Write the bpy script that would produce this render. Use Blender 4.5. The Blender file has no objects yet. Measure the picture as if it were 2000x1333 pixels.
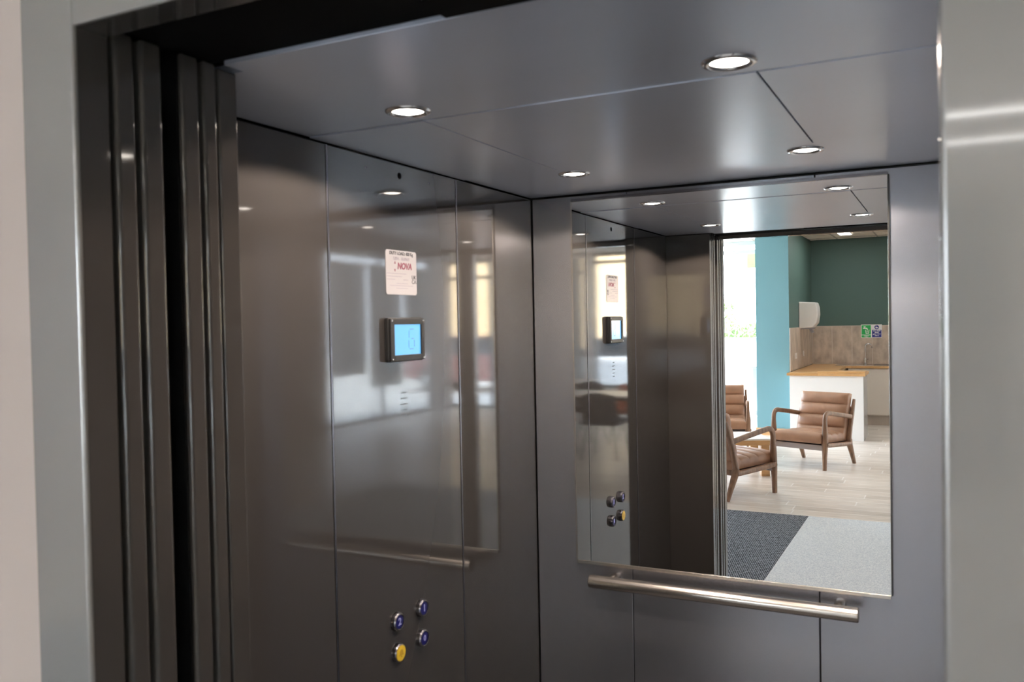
import bpy, bmesh, math, random
from mathutils import Vector, Matrix, Euler

sc = bpy.context.scene
random.seed(7)
PI = math.pi

# ------------------------------------------------------------------ camera
cam_d = bpy.data.cameras.new('camera')
cam = bpy.data.objects.new('camera', cam_d)
sc.collection.objects.link(cam)
cam.location = (1.1984, -1.1158, 1.70)
cam.rotation_euler = (1.5496, 0.0192, 0.4700)
cam_d.sensor_width = 36.0
cam_d.lens = 1679.23 * 36.0 / 2000.0
cam_d.clip_start = 0.05
cam_d.clip_end = 200
cam_d.dof.use_dof = True
cam_d.dof.focus_distance = 6.0
cam_d.dof.aperture_fstop = 6.5
sc.camera = cam

# ------------------------------------------------------------------ colour management
sc.view_settings.view_transform = 'Standard'
sc.view_settings.look = 'None'
sc.view_settings.exposure = 0.0
sc.view_settings.gamma = 1.0
sc.view_settings.use_curve_mapping = False
try:
    sc.cycles.use_denoising = True
    sc.cycles.sample_clamp_indirect = 6.0
    sc.cycles.max_bounces = 14
    sc.cycles.diffuse_bounces = 6
    sc.cycles.glossy_bounces = 8
    sc.cycles.transparent_max_bounces = 16
    sc.cycles.caustics_reflective = True
    sc.cycles.caustics_refractive = False
    sc.cycles.blur_glossy = 0.3
except Exception:
    pass

# ------------------------------------------------------------------ sky
world = bpy.data.worlds.new('sky')
sc.world = world
world.use_nodes = True
wn = world.node_tree.nodes
wl = world.node_tree.links
bg = wn['Background']
bg.inputs['Strength'].default_value = 25.0
wtc = wn.new('ShaderNodeTexCoord')
wsep = wn.new('ShaderNodeSeparateXYZ')
wr = wn.new('ShaderNodeValToRGB')
wl.new(wtc.outputs['Generated'], wsep.inputs[0])
wl.new(wsep.outputs['Z'], wr.inputs[0])
wr.color_ramp.elements[0].position = 0.0
wr.color_ramp.elements[0].color = (0.88, 0.94, 1.0, 1)
wr.color_ramp.elements[1].position = 0.8
wr.color_ramp.elements[1].color = (0.78, 0.89, 1.0, 1)
wl.new(wr.outputs[0], bg.inputs['Color'])

# ------------------------------------------------------------------ sun (outside, behind the lift)
sun_d = bpy.data.lights.new('sun', 'SUN')
sun_d.energy = 21.0
sun_d.angle = 0.02
sun_d.color = (1.0, 0.93, 0.82)
sun = bpy.data.objects.new('sun', sun_d)
sc.collection.objects.link(sun)
sun.rotation_euler = Vector((0.25, -0.75, -0.8)).to_track_quat('-Z', 'Y').to_euler()


def portal(name, loc, rot, sx, sy):
    d = bpy.data.lights.new(name, 'AREA')
    d.shape = 'RECTANGLE'
    d.size = sx
    d.size_y = sy
    d.cycles.is_portal = True
    o = bpy.data.objects.new(name, d)
    sc.collection.objects.link(o)
    o.location = loc
    o.rotation_euler = rot
    return o


# daylight portals in the openings of the windows (they only guide sky sampling)
portal('daylight_portal', (-4.97, -8.6, 1.5), (0, -PI / 2, 0), 2.85, 3.95)          # faces +x
portal('daylight_portal', (-3.15, -10.58, 1.5), (PI / 2, 0, PI), 3.6, 2.85)        # faces +y
portal('daylight_portal', (4.5, -11.28, 1.55), (PI / 2, 0, PI), 6.5, 2.8)
portal('daylight_portal', (7.97, -8.95, 1.5), (0, PI / 2, 0), 2.85, 3.25)            # faces -x

# ------------------------------------------------------------------ material helpers


def new_mat(name):
    m = bpy.data.materials.new(name)
    m.use_nodes = True
    nt = m.node_tree
    return m, nt, nt.nodes['Principled BSDF']


def mat(name, col, rough=0.5, metal=0.0, coat=0.0, coat_rough=0.05, spec=0.5, var=0.0, vscale=8.0,
        vstretch=(1, 1, 1), bump=0.0, bscale=60.0, bstretch=(1, 1, 1), emit=None, estr=0.0, rvar=0.0):
    m, nt, b = new_mat(name)
    N, L = nt.nodes, nt.links
    b.inputs['Base Color'].default_value = (*col, 1)
    b.inputs['Roughness'].default_value = rough
    b.inputs['Metallic'].default_value = metal
    b.inputs['Specular IOR Level'].default_value = spec
    b.inputs['Coat Weight'].default_value = coat
    b.inputs['Coat Roughness'].default_value = coat_rough
    tc = N.new('ShaderNodeTexCoord')

    def noise(scale, stretch, detail=4):
        mp = N.new('ShaderNodeMapping')
        mp.inputs['Scale'].default_value = stretch
        n = N.new('ShaderNodeTexNoise')
        n.inputs['Scale'].default_value = scale
        n.inputs['Detail'].default_value = detail
        L.new(tc.outputs['Object'], mp.inputs[0])
        L.new(mp.outputs[0], n.inputs['Vector'])
        return n
    if var:
        n = noise(vscale, vstretch)
        r = N.new('ShaderNodeValToRGB')
        r.color_ramp.elements[0].position = 0.3
        r.color_ramp.elements[1].position = 0.7
        r.color_ramp.elements[0].color = (*[c * (1 - var) for c in col], 1)
        r.color_ramp.elements[1].color = (*[min(1, c * (1 + var)) for c in col], 1)
        L.new(n.outputs['Fac'], r.inputs[0])
        L.new(r.outputs[0], b.inputs['Base Color'])
    if rvar:
        n = noise(vscale, vstretch)
        r = N.new('ShaderNodeMapRange')
        r.inputs['To Min'].default_value = max(0.0, rough - rvar)
        r.inputs['To Max'].default_value = min(1.0, rough + rvar)
        L.new(n.outputs['Fac'], r.inputs['Value'])
        L.new(r.outputs[0], b.inputs['Roughness'])
    if bump:
        n = noise(bscale, bstretch, 6)
        bp = N.new('ShaderNodeBump')
        bp.inputs['Strength'].default_value = bump
        bp.inputs['Distance'].default_value = 0.002
        L.new(n.outputs['Fac'], bp.inputs['Height'])
        L.new(bp.outputs[0], b.inputs['Normal'])
    if emit:
        b.inputs['Emission Color'].default_value = (*emit, 1)
        b.inputs['Emission Strength'].default_value = estr
    return m


def emission_mat(name, col, strength):
    m = bpy.data.materials.new(name)
    m.use_nodes = True
    nt = m.node_tree
    nt.nodes.clear()
    e = nt.nodes.new('ShaderNodeEmission')
    e.inputs['Color'].default_value = (*col, 1)
    e.inputs['Strength'].default_value = strength
    o = nt.nodes.new('ShaderNodeOutputMaterial')
    nt.links.new(e.outputs[0], o.inputs[0])
    return m


def glass_mat(name, tint=(0.97, 0.985, 1.0), refl=0.12):
    m = bpy.data.materials.new(name)
    m.use_nodes = True
    nt = m.node_tree
    nt.nodes.clear()
    t = nt.nodes.new('ShaderNodeBsdfTransparent')
    t.inputs['Color'].default_value = (*tint, 1)
    g = nt.nodes.new('ShaderNodeBsdfGlossy')
    g.inputs['Roughness'].default_value = 0.02
    lw = nt.nodes.new('ShaderNodeLayerWeight')
    pw = nt.nodes.new('ShaderNodeMath')
    pw.operation = 'POWER'
    pw.inputs[1].default_value = 5.0
    nt.links.new(lw.outputs['Facing'], pw.inputs[0])
    f = nt.nodes.new('ShaderNodeMath')
    f.operation = 'MULTIPLY_ADD'
    f.inputs[1].default_value = 0.94
    f.inputs[2].default_value = 0.04
    nt.links.new(pw.outputs[0], f.inputs[0])
    mx = nt.nodes.new('ShaderNodeMixShader')
    o = nt.nodes.new('ShaderNodeOutputMaterial')
    nt.links.new(f.outputs[0], mx.inputs[0])
    nt.links.new(t.outputs[0], mx.inputs[1])
    nt.links.new(g.outputs[0], mx.inputs[2])
    nt.links.new(mx.outputs[0], o.inputs[0])
    return m


def brick_mat(name, c1, c2, cm, bw, bh, mortar, offset=0.5, rough=0.5, grain=0.25, gstretch=(1, 12, 1),
              gscale=6.0, rot=0.0, bump=0.15, axes='XY', squash=1.0, coat=0.0, row_shift=False):
    m, nt, b = new_mat(name)
    N, L = nt.nodes, nt.links
    tc = N.new('ShaderNodeTexCoord')
    mp = N.new('ShaderNodeMapping')
    mp.inputs['Rotation'].default_value = (PI / 2, 0, 0) if axes == 'XZ' else (0, 0, rot)
    L.new(tc.outputs['Object'], mp.inputs[0])
    src = mp.outputs[0]
    if row_shift:      # every board row starts at its own random place
        sp = N.new('ShaderNodeSeparateXYZ')
        L.new(src, sp.inputs[0])
        dv = N.new('ShaderNodeMath')
        dv.operation = 'DIVIDE'
        dv.inputs[1].default_value = bh
        L.new(sp.outputs['Y'], dv.inputs[0])
        fl = N.new('ShaderNodeMath')
        fl.operation = 'FLOOR'
        L.new(dv.outputs[0], fl.inputs[0])
        wn_ = N.new('ShaderNodeTexWhiteNoise')
        wn_.noise_dimensions = '1D'
        L.new(fl.outputs[0], wn_.inputs['W'])
        ma = N.new('ShaderNodeMath')
        ma.operation = 'MULTIPLY_ADD'
        ma.inputs[1].default_value = bw
        L.new(wn_.outputs['Value'], ma.inputs[0])
        L.new(sp.outputs['X'], ma.inputs[2])
        cbn = N.new('ShaderNodeCombineXYZ')
        L.new(ma.outputs[0], cbn.inputs['X'])
        L.new(sp.outputs['Y'], cbn.inputs['Y'])
        src = cbn.outputs[0]
    br = N.new('ShaderNodeTexBrick')
    br.offset = offset
    br.inputs['Color1'].default_value = (*c1, 1)
    br.inputs['Color2'].default_value = (*c2, 1)
    br.inputs['Mortar'].default_value = (*cm, 1)
    br.inputs['Scale'].default_value = 1.0
    br.inputs['Mortar Size'].default_value = mortar
    br.inputs['Mortar Smooth'].default_value = 0.1
    br.inputs['Bias'].default_value = 0.0
    br.inputs['Brick Width'].default_value = bw
    br.inputs['Row Height'].default_value = bh
    L.new(src, br.inputs['Vector'])
    mp2 = N.new('ShaderNodeMapping')
    mp2.inputs['Scale'].default_value = gstretch
    L.new(tc.outputs['Object'], mp2.inputs[0])
    nz = N.new('ShaderNodeTexNoise')
    nz.inputs['Scale'].default_value = gscale
    nz.inputs['Detail'].default_value = 6
    nz.inputs['Roughness'].default_value = 0.65
    L.new(mp2.outputs[0], nz.inputs['Vector'])
    mr = N.new('ShaderNodeMapRange')
    mr.inputs['From Min'].default_value = 0.3
    mr.inputs['From Max'].default_value = 0.7
    mr.inputs['To Min'].default_value = 1 - grain
    mr.inputs['To Max'].default_value = 1 + grain * 0.6
    L.new(nz.outputs['Fac'], mr.inputs['Value'])
    mx = N.new('ShaderNodeMix')
    mx.data_type = 'RGBA'
    mx.blend_type = 'MULTIPLY'
    mx.inputs['Factor'].default_value = 1.0
    L.new(br.outputs['Color'], mx.inputs[6])
    L.new(mr.outputs[0], mx.inputs[7])
    L.new(mx.outputs[2], b.inputs['Base Color'])
    b.inputs['Roughness'].default_value = rough
    b.inputs['Coat Weight'].default_value = coat
    if bump:
        bp = N.new('ShaderNodeBump')
        bp.inputs['Strength'].default_value = bump
        bp.inputs['Distance'].default_value = 0.002
        bp.invert = True
        L.new(br.outputs['Fac'], bp.inputs['Height'])
        L.new(bp.outputs[0], b.inputs['Normal'])
    return m


def carpet_mat(name, cdark, clight, scale, stretch, rot, speck, rib=0.0):
    m, nt, b = new_mat(name)
    N, L = nt.nodes, nt.links
    tc = N.new('ShaderNodeTexCoord')
    mp = N.new('ShaderNodeMapping')
    mp.inputs['Rotation'].default_value = (0, 0, rot)
    mp.inputs['Scale'].default_value = stretch
    L.new(tc.outputs['Object'], mp.inputs[0])
    nz = N.new('ShaderNodeTexNoise')
    nz.inputs['Scale'].default_value = scale
    nz.inputs['Detail'].default_value = 3
    L.new(mp.outputs[0], nz.inputs['Vector'])
    fac = nz.outputs['Fac']
    if rib:
        wv = N.new('ShaderNodeTexWave')
        wv.wave_type = 'BANDS'
        wv.bands_direction = 'X'
        wv.inputs['Scale'].default_value = rib
        wv.inputs['Distortion'].default_value = 1.2
        wv.inputs['Detail'].default_value = 2
        wv.inputs['Detail Scale'].default_value = 6
        mpr = N.new('ShaderNodeMapping')
        mpr.inputs['Rotation'].default_value = (0, 0, rot)
        L.new(tc.outputs['Object'], mpr.inputs[0])
        L.new(mpr.outputs[0], wv.inputs['Vector'])
        mm = N.new('ShaderNodeMath')
        mm.operation = 'MULTIPLY_ADD'
        mm.inputs[1].default_value = 0.30
        ad = N.new('ShaderNodeMath')
        ad.operation = 'ADD'
        ad.inputs[1].default_value = -0.15
        L.new(wv.outputs['Fac'], mm.inputs[0])
        L.new(nz.outputs['Fac'], mm.inputs[2])
        L.new(mm.outputs[0], ad.inputs[0])
        fac = ad.outputs[0]
    r = N.new('ShaderNodeValToRGB')
    r.color_ramp.elements[0].position = 0.5 - speck
    r.color_ramp.elements[1].position = 0.5 + speck
    r.color_ramp.elements[0].color = (*cdark, 1)
    r.color_ramp.elements[1].color = (*clight, 1)
    L.new(fac, r.inputs[0])
    L.new(r.outputs[0], b.inputs['Base Color'])
    b.inputs['Roughness'].default_value = 0.95
    b.inputs['Specular IOR Level'].default_value = 0.1
    bp = N.new('ShaderNodeBump')
    bp.inputs['Strength'].default_value = 0.6
    bp.inputs['Distance'].default_value = 0.004
    L.new(fac, bp.inputs['Height'])
    L.new(bp.outputs[0], b.inputs['Normal'])
    return m


# ------------------------------------------------------------------ materials
M = {}
M['panel'] = mat('dark_grey_lift_panel', (0.037, 0.0345, 0.033), rough=0.05, metal=0.0, spec=0.62, bump=0.006, bscale=2.5)
M['back_panel'] = mat('grey_lift_panel', (0.31, 0.318, 0.355), rough=0.26, metal=0.86, bump=0.006, bscale=2.5)
M['cab_ceiling'] = mat('grey_satin_ceiling', (0.47, 0.51, 0.61), rough=0.25, metal=0.35, var=0.03, vscale=2.5, vstretch=(0.2, 1, 1))
M['frame'] = mat('grey_satin_frame', (0.20, 0.193, 0.187), rough=0.25, metal=0.25, coat=0.9, coat_rough=0.045, bump=0.02, bscale=40, bstretch=(0.1, 1, 4))
M['door'] = mat('dark_grey_door_paint', (0.044, 0.040, 0.037), rough=0.06, metal=0.0, spec=0.55)
M['black'] = mat('matt_black', (0.004, 0.004, 0.004), rough=0.9, spec=0.05)
M['shadow_gap'] = mat('black_joint', (0.012, 0.012, 0.012), rough=0.6)
M['steel'] = mat('brushed_steel', (0.62, 0.58, 0.54), rough=0.24, metal=1.0, bump=0.05, bscale=300, bstretch=(0.02, 1, 1))
M['chrome'] = mat('chrome', (0.75, 0.75, 0.76), rough=0.08, metal=1.0)
M['mirror'] = mat('silvered_glass', (0.93, 0.935, 0.94), rough=0.0, metal=1.0)
M['lamp'] = emission_mat('lit_lamp_disc', (1.0, 0.90, 0.80), 26.0)
M['floor_vinyl'] = mat('grey_vinyl', (0.085, 0.085, 0.09), rough=0.5, var=0.3, vscale=120)
M['plaster'] = mat('warm_beige_plaster', (0.36, 0.30, 0.272), rough=0.9, bump=0.05, bscale=120)
M['white_wall'] = mat('white_plaster', (0.80, 0.79, 0.77), rough=0.9)
M['teal'] = mat('teal_paint', (0.155, 0.33, 0.385), rough=0.75)
M['green'] = mat('dark_green_paint', (0.075, 0.138, 0.122), rough=0.6)
M['tile_ceiling'] = mat('ceiling_tile', (0.86, 0.79, 0.70), rough=0.95, var=0.03, vscale=200)
M['grid'] = mat('ceiling_grid', (0.42, 0.38, 0.33), rough=0.7)
M['led'] = emission_mat('lit_led_diffuser', (1.0, 0.98, 0.95), 24.0)
M['planks'] = brick_mat('pale_oak_planks', (0.74, 0.685, 0.63), (0.60, 0.545, 0.49), (0.86, 0.84, 0.82), 1.2, 0.18, 0.006, 0.0,
                        rough=0.33, grain=0.30, gstretch=(0.7, 9, 1), gscale=5.0, row_shift=True)
M['carpet_dark'] = carpet_mat('charcoal_ribbed_carpet', (0.02, 0.025, 0.032), (0.30, 0.34, 0.40), 75, (1, 1, 1), 0.35, 0.16, rib=22)
M['carpet_light'] = carpet_mat('pale_grey_carpet', (0.58, 0.66, 0.75), (0.90, 0.96, 1.0), 130, (1, 1, 1), 0.2, 0.16)
M['stone_tile'] = mat('brown_stone_tile', (0.50, 0.41, 0.335), rough=0.38, var=0.25, vscale=7.0, vstretch=(1.3, 1.3, 0.8))
M['grout'] = mat('pale_grout', (0.62, 0.55, 0.48), rough=0.9)
M['worktop'] = brick_mat('oak_block_worktop', (0.66, 0.40, 0.18), (0.50, 0.28, 0.11), (0.45, 0.25, 0.10), 0.42, 0.042, 0.0008, 0.4,
                         rough=0.35, grain=0.2, gstretch=(1.5, 20, 20), gscale=4.0, bump=0.0)
M['oak'] = mat('oak', (0.56, 0.33, 0.15), rough=0.45, var=0.22, vscale=5, vstretch=(1, 14, 14))
M['walnut'] = mat('walnut', (0.23, 0.135, 0.085), rough=0.42, var=0.28, vscale=9, vstretch=(5, 5, 1))
M['leather'] = mat('tan_leather', (0.33, 0.185, 0.115), rough=0.42, var=0.12, vscale=9, bump=0.25, bscale=260)
M['rail_sheen'] = mat('wood_painted_sheen', (0.40, 0.37, 0.37), rough=0.8)  # wooden front rail, its pale reflection painted into the colour
M['white_lam'] = mat('white_laminate', (0.91, 0.93, 0.94), rough=0.35)
M['grey_lam'] = mat('grey_gloss_laminate', (0.34, 0.33, 0.32), rough=0.15)
M['cream_lam'] = mat('cream_laminate', (0.66, 0.61, 0.55), rough=0.4)
M['plinth'] = mat('beige_plinth', (0.45, 0.40, 0.35), rough=0.5)
M['white_plastic'] = mat('white_plastic', (0.85, 0.83, 0.81), rough=0.3)
M['grey_plastic'] = mat('grey_plastic', (0.35, 0.35, 0.38), rough=0.4)
M['white_trim'] = mat('white_trim', (0.9, 0.9, 0.9), rough=0.4)
M['glass'] = glass_mat('window_glass')
M['frame_white'] = mat('pale_window_frame', (0.55, 0.66, 0.70), rough=0.4)
M['frame_grey'] = mat('grey_window_frame', (0.22, 0.23, 0.24), rough=0.4)
M['black_plastic'] = mat('black_plastic', (0.014, 0.014, 0.014), rough=0.42, spec=0.3)
M['screen'] = mat('lit_blue_screen', (0.02, 0.05, 0.1), rough=0.15, emit=(0.13, 0.52, 1.0), estr=1.0)
M['digit'] = mat('dark_segment', (0.03, 0.10, 0.22), rough=0.4, emit=(0.05, 0.20, 0.45), estr=0.9)
M['blue_cap'] = mat('blue_button_cap', (0.012, 0.012, 0.10), rough=0.2)
M['pale_blue'] = mat('pale_blue_symbol', (0.22, 0.23, 0.50), rough=0.3)
M['yellow_cap'] = mat('yellow_button_cap', (0.62, 0.42, 0.03), rough=0.3)
M['ochre'] = mat('ochre_symbol', (0.42, 0.26, 0.02), rough=0.4)
M['ring_steel'] = mat('dark_steel_ring', (0.20, 0.195, 0.215), rough=0.22, metal=1.0)
M['sticker'] = mat('white_sticker', (0.315, 0.305, 0.32), rough=0.35)
M['ink'] = mat('dark_ink', (0.03, 0.03, 0.04), rough=0.6)
M['ink_grey'] = mat('grey_ink', (0.25, 0.23, 0.27), rough=0.6)
M['ink_red'] = mat('dark_red_ink', (0.16, 0.02, 0.05), rough=0.6)
M['sign_white'] = mat('white_sign', (0.85, 0.85, 0.85), rough=0.4)
M['sign_green'] = mat('green_sign', (0.02, 0.42, 0.10), rough=0.4)
M['sign_blue'] = mat('blue_sign', (0.02, 0.025, 0.24), rough=0.4)
M['paving'] = mat('pale_paving', (0.62, 0.62, 0.60), rough=0.9, var=0.06, vscale=3)
M['asphalt'] = mat('grey_asphalt', (0.20, 0.20, 0.20), rough=0.9, var=0.1, vscale=20)
M['leaf'] = mat('green_leaf', (0.17, 0.27, 0.10), rough=0.6, var=0.4, vscale=6)
M['facade'] = mat('warm_yellow_render', (0.80, 0.60, 0.36), rough=0.9, var=0.05, vscale=2)
M['bin'] = mat('blue_grey_metal', (0.30, 0.34, 0.42), rough=0.5)
M['pole_grey'] = mat('galvanised_pole', (0.42, 0.45, 0.46), rough=0.4, metal=0.6)
M['sign_pale'] = mat('pale_blue_sign', (0.40, 0.62, 0.76), rough=0.5)
M['sign_lime'] = mat('pale_green_board', (0.45, 0.58, 0.25), rough=0.6)
M['orange'] = mat('orange_fabric', (0.42, 0.10, 0.03), rough=0.8)
M['dark_fabric'] = mat('black_fabric', (0.03, 0.03, 0.035), rough=0.8)
M['dark_metal'] = mat('black_metal', (0.02, 0.02, 0.02), rough=0.4)
M['car_white'] = mat('silver_car_paint', (0.70, 0.72, 0.74), rough=0.2, coat=1.0)
M['car_teal'] = mat('pale_teal_car_paint', (0.30, 0.50, 0.52), rough=0.2, coat=1.0)
M['car_red'] = mat('dark_red_car_paint', (0.12, 0.03, 0.025), rough=0.2, coat=1.0)
M['car_glass'] = mat('dark_car_glass', (0.02, 0.025, 0.03), rough=0.05)
M['rubber'] = mat('tyre_rubber', (0.02, 0.02, 0.02), rough=0.8)
M['roof_slab'] = mat('grey_concrete', (0.35, 0.35, 0.35), rough=0.9)

# ------------------------------------------------------------------ mesh helpers


def box(bm, x0, x1, y0, y1, z0, z1):
    vs = [bm.verts.new(p) for p in ((x0, y0, z0), (x1, y0, z0), (x1, y1, z0), (x0, y1, z0),
                                    (x0, y0, z1), (x1, y0, z1), (x1, y1, z1), (x0, y1, z1))]
    for f in ((3, 2, 1, 0), (4, 5, 6, 7), (0, 1, 5, 4), (1, 2, 6, 5), (2, 3, 7, 6), (3, 0, 4, 7)):
        bm.faces.new([vs[i] for i in f])
    return vs


def prism(bm, pts, a, b, place):
    """outline pts (u,v) extruded between a and b; place(u,v,w) -> xyz"""
    A = [bm.verts.new(place(u, v, a)) for u, v in pts]
    B = [bm.verts.new(place(u, v, b)) for u, v in pts]
    n = len(pts)
    bm.faces.new(A[::-1])
    bm.faces.new(B)
    for i in range(n):
        bm.faces.new((A[i], A[(i + 1) % n], B[(i + 1) % n], B[i]))


def sweep(bm, pts, sizes, n=12, power=2.0, up=Vector((0, 0, 1)), caps=True):
    """sweep a superellipse (half sizes a along side, b along the other) along pts"""
    pts = [Vector(p) for p in pts]
    rings = []
    for i, p in enumerate(pts):
        if i == 0:
            t = pts[1] - pts[0]
        elif i == len(pts) - 1:
            t = pts[-1] - pts[-2]
        else:
            t = (pts[i + 1] - p).normalized() + (p - pts[i - 1]).normalized()
        t.normalize()
        s = t.cross(up)
        if s.length < 1e-4:
            s = t.cross(Vector((1, 0, 0)))
        s.normalize()
        q = s.cross(t).normalized()
        a, b = sizes[i] if isinstance(sizes[0], (tuple, list)) else sizes
        ring = []
        for k in range(n):
            th = 2 * PI * k / n
            c, d = math.cos(th), math.sin(th)
            ring.append(bm.verts.new(p + s * (a * math.copysign(abs(c) ** (2 / power), c)) + q * (b * math.copysign(abs(d) ** (2 / power), d))))
        rings.append(ring)
    for r0, r1 in zip(rings, rings[1:]):
        for k in range(n):
            bm.faces.new((r0[k], r0[(k + 1) % n], r1[(k + 1) % n], r1[k]))
    if caps:
        bm.faces.new(rings[0][::-1])
        bm.faces.new(rings[-1])


def lathe(bm, prof, n=32, place=lambda r, h, c, s: (r * c, r * s, h)):
    rings = []
    for r, h in prof:
        if r < 1e-6:
            rings.append([bm.verts.new(place(0, h, 1, 0))])
        else:
            rings.append([bm.verts.new(place(r, h, math.cos(2 * PI * k / n), math.sin(2 * PI * k / n))) for k in range(n)])
    for a, b in zip(rings, rings[1:]):
        for k in range(n):
            k2 = (k + 1) % n
            if len(a) == 1 and len(b) == 1:
                continue
            if len(a) == 1:
                bm.faces.new((a[0], b[k2], b[k]))
            elif len(b) == 1:
                bm.faces.new((a[k], a[k2], b[0]))
            else:
                bm.faces.new((a[k], a[k2], b[k2], b[k]))


def round_rect(x0, x1, y0, y1, r, n=5):
    pts = []
    for cx, cy, a0 in ((x1 - r, y1 - r, 0), (x0 + r, y1 - r, PI / 2), (x0 + r, y0 + r, PI), (x1 - r, y0 + r, 1.5 * PI)):
        for k in range(n + 1):
            a = a0 + PI / 2 * k / n
            pts.append((cx + r * math.cos(a), cy + r * math.sin(a)))
    return pts


def link(name, bm, m, parent=None, bevel=0.0, seg=2, smooth=40, loc=None):
    bmesh.ops.recalc_face_normals(bm, faces=bm.faces[:])
    me = bpy.data.meshes.new(name)
    bm.to_mesh(me)
    bm.free()
    me.materials.append(M[m] if isinstance(m, str) else m)
    if smooth:
        for p in me.polygons:
            p.use_smooth = True
        me.set_sharp_from_angle(angle=math.radians(smooth))
    o = bpy.data.objects.new(name, me)
    sc.collection.objects.link(o)
    if parent:
        o.parent = parent
    if loc is not None:
        o.location = loc
    if bevel:
        md = o.modifiers.new('bevel', 'BEVEL')
        md.width = bevel
        md.segments = seg
        md.limit_method = 'ANGLE'
        md.angle_limit = math.radians(35)
        md.harden_normals = True
    return o


def obox(name, m, x0, x1, y0, y1, z0, z1, parent=None, bevel=0.0, seg=2, loc=None):
    bm = bmesh.new()
    box(bm, x0, x1, y0, y1, z0, z1)
    return link(name, bm, m, parent, bevel, seg, loc=loc)


def thing(name, label, cat, loc=(0, 0, 0), rz=0.0, group=None):
    o = bpy.data.objects.new(name, None)
    sc.collection.objects.link(o)
    o.empty_display_size = 0.05
    o.location = loc
    o.rotation_euler = (0, 0, rz)
    tag(o, label, cat, group)
    return o


def tag(o, label, cat, group=None, kind=None):
    o['label'] = label
    o['category'] = cat
    if group:
        o['group'] = group
    if kind:
        o['kind'] = kind
    return o


def struct(o, label, cat):
    o['kind'] = 'structure'
    o['label'] = label
    o['category'] = cat
    return o


def copy_tree(o, parent=None):
    c = o.copy()
    sc.collection.objects.link(c)
    if parent:
        c.parent = parent
    for ch in [x for x in sc.objects if x.parent == o]:
        copy_tree(ch, c)
    return c


WALL_LEFT_FRAME = Matrix(((0, 0, 1, 0), (1, 0, 0, 0), (0, 1, 0, 0), (0, 0, 0, 1)))      # u->+y, v->+z, n->+x
WALL_KITCHEN_FRAME = Matrix(((-1, 0, 0, 0), (0, 0, 1, 0), (0, 1, 0, 0), (0, 0, 0, 1)))  # u->-x, v->+z, n->+y


def text_mesh(name, body, size, m, frame, u, v, n, parent=None, align='CENTER', extrude=0.0004, shear=0.0, xs=1.0, bold=0.0):
    cu = bpy.data.curves.new(name, 'FONT')
    cu.body = body
    cu.size = size
    cu.align_x = align
    cu.align_y = 'CENTER'
    cu.extrude = extrude
    cu.shear = shear
    cu.offset = bold
    t = bpy.data.objects.new(name + '_text', cu)
    sc.collection.objects.link(t)
    bpy.context.view_layer.update()
    dg = bpy.context.evaluated_depsgraph_get()
    me = bpy.data.meshes.new_from_object(t.evaluated_get(dg))
    bpy.data.objects.remove(t)
    bpy.data.curves.remove(cu)
    me.name = name
    me.transform(frame @ Matrix.Translation((u, v, n)) @ Matrix.Diagonal((xs, 1, 1, 1)))
    me.materials.clear()
    me.materials.append(M[m])
    o = bpy.data.objects.new(name, me)
    sc.collection.objects.link(o)
    if parent:
        o.parent = parent
    return o


def plate(name, m, frame, u0, u1, v0, v1, n0, n1, parent=None, r=0.0, bevel=0.0):
    bm = bmesh.new()
    pts = round_rect(u0, u1, v0, v1, r) if r else [(u0, v0), (u1, v0), (u1, v1), (u0, v1)]
    prism(bm, pts, n0, n1, lambda u, v, w: frame @ Vector((u, v, w)))
    return link(name, bm, m, parent, bevel, smooth=30)


# ================================================================== LIFT SHAFT AND CABIN STRUCTURE
W, D, H = 1.197, 1.398, 2.1
OX0, OX1 = 0.207, 1.193          # sides of the door opening
YF = -0.384                      # face of the landing frame

# --- left wall, three panels with bevelled edges
wl_ = struct(obox('wall_left', 'shadow_gap', -0.05, -0.016, -0.10, D + 0.03, 0.0, H), 'dark grey panelled left wall of the lift car', 'wall')
for y0, y1 in ((-0.099, 0.3705), (0.3725, 0.9185), (0.9205, D)):
    obox('wall_panel', 'panel', -0.016, 0.0, y0, y1, 0.0, H - 0.004, wl_, bevel=0.0042, seg=4)
for yy in (0.3715, 0.9195):
    obox('seam_trim', 'ring_steel', -0.014, 0.0014, yy - 0.0026, yy + 0.0026, 0.0, H - 0.006, wl_, bevel=0.0008)
# --- back wall, three panels
wb_ = struct(obox('wall_back', 'shadow_gap', -0.05, W + 0.05, D + 0.016, D + 0.05, 0.0, H), 'grey panelled back wall of the lift car behind the mirror', 'wall')
for x0, x1 in ((0.003, 0.3215), (0.3235, 0.8685), (0.8715, W)):
    obox('wall_panel', 'back_panel', x0, x1, D, D + 0.016, 0.0, H - 0.006, wb_, bevel=0.0016, seg=2)
bm = bmesh.new()
box(bm, W + 0.002, W + 0.045, D - 0.05, D + 0.05, 0.0, H)
box(bm, W + 0.002, W + 0.045, -0.10, D - 0.05, 0.0, 0.12)
box(bm, W + 0.002, W + 0.045, -0.10, D - 0.05, H - 0.06, H)
wr_ = struct(link('wall_right', bm, 'frame', smooth=0), 'glazed right side of the lift car in a slim grey frame', 'wall')
obox('pane', 'glass', W + 0.018, W + 0.028, -0.10, D - 0.05, 0.12, H - 0.06, wr_)
# --- front return beside the doorway
wf_ = struct(obox('wall_front', 'door', -0.05, OX0, -0.138, -0.10, 0.0, H - 0.002, bevel=0.003, seg=3), 'narrow dark grey return of the lift car beside the doors', 'wall')
# --- cabin floor
struct(obox('floor', 'floor_vinyl', -0.05, W + 0.05, -0.215, D + 0.05, -0.05, 0.0), 'dark vinyl floor of the lift car', 'floor')
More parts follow.
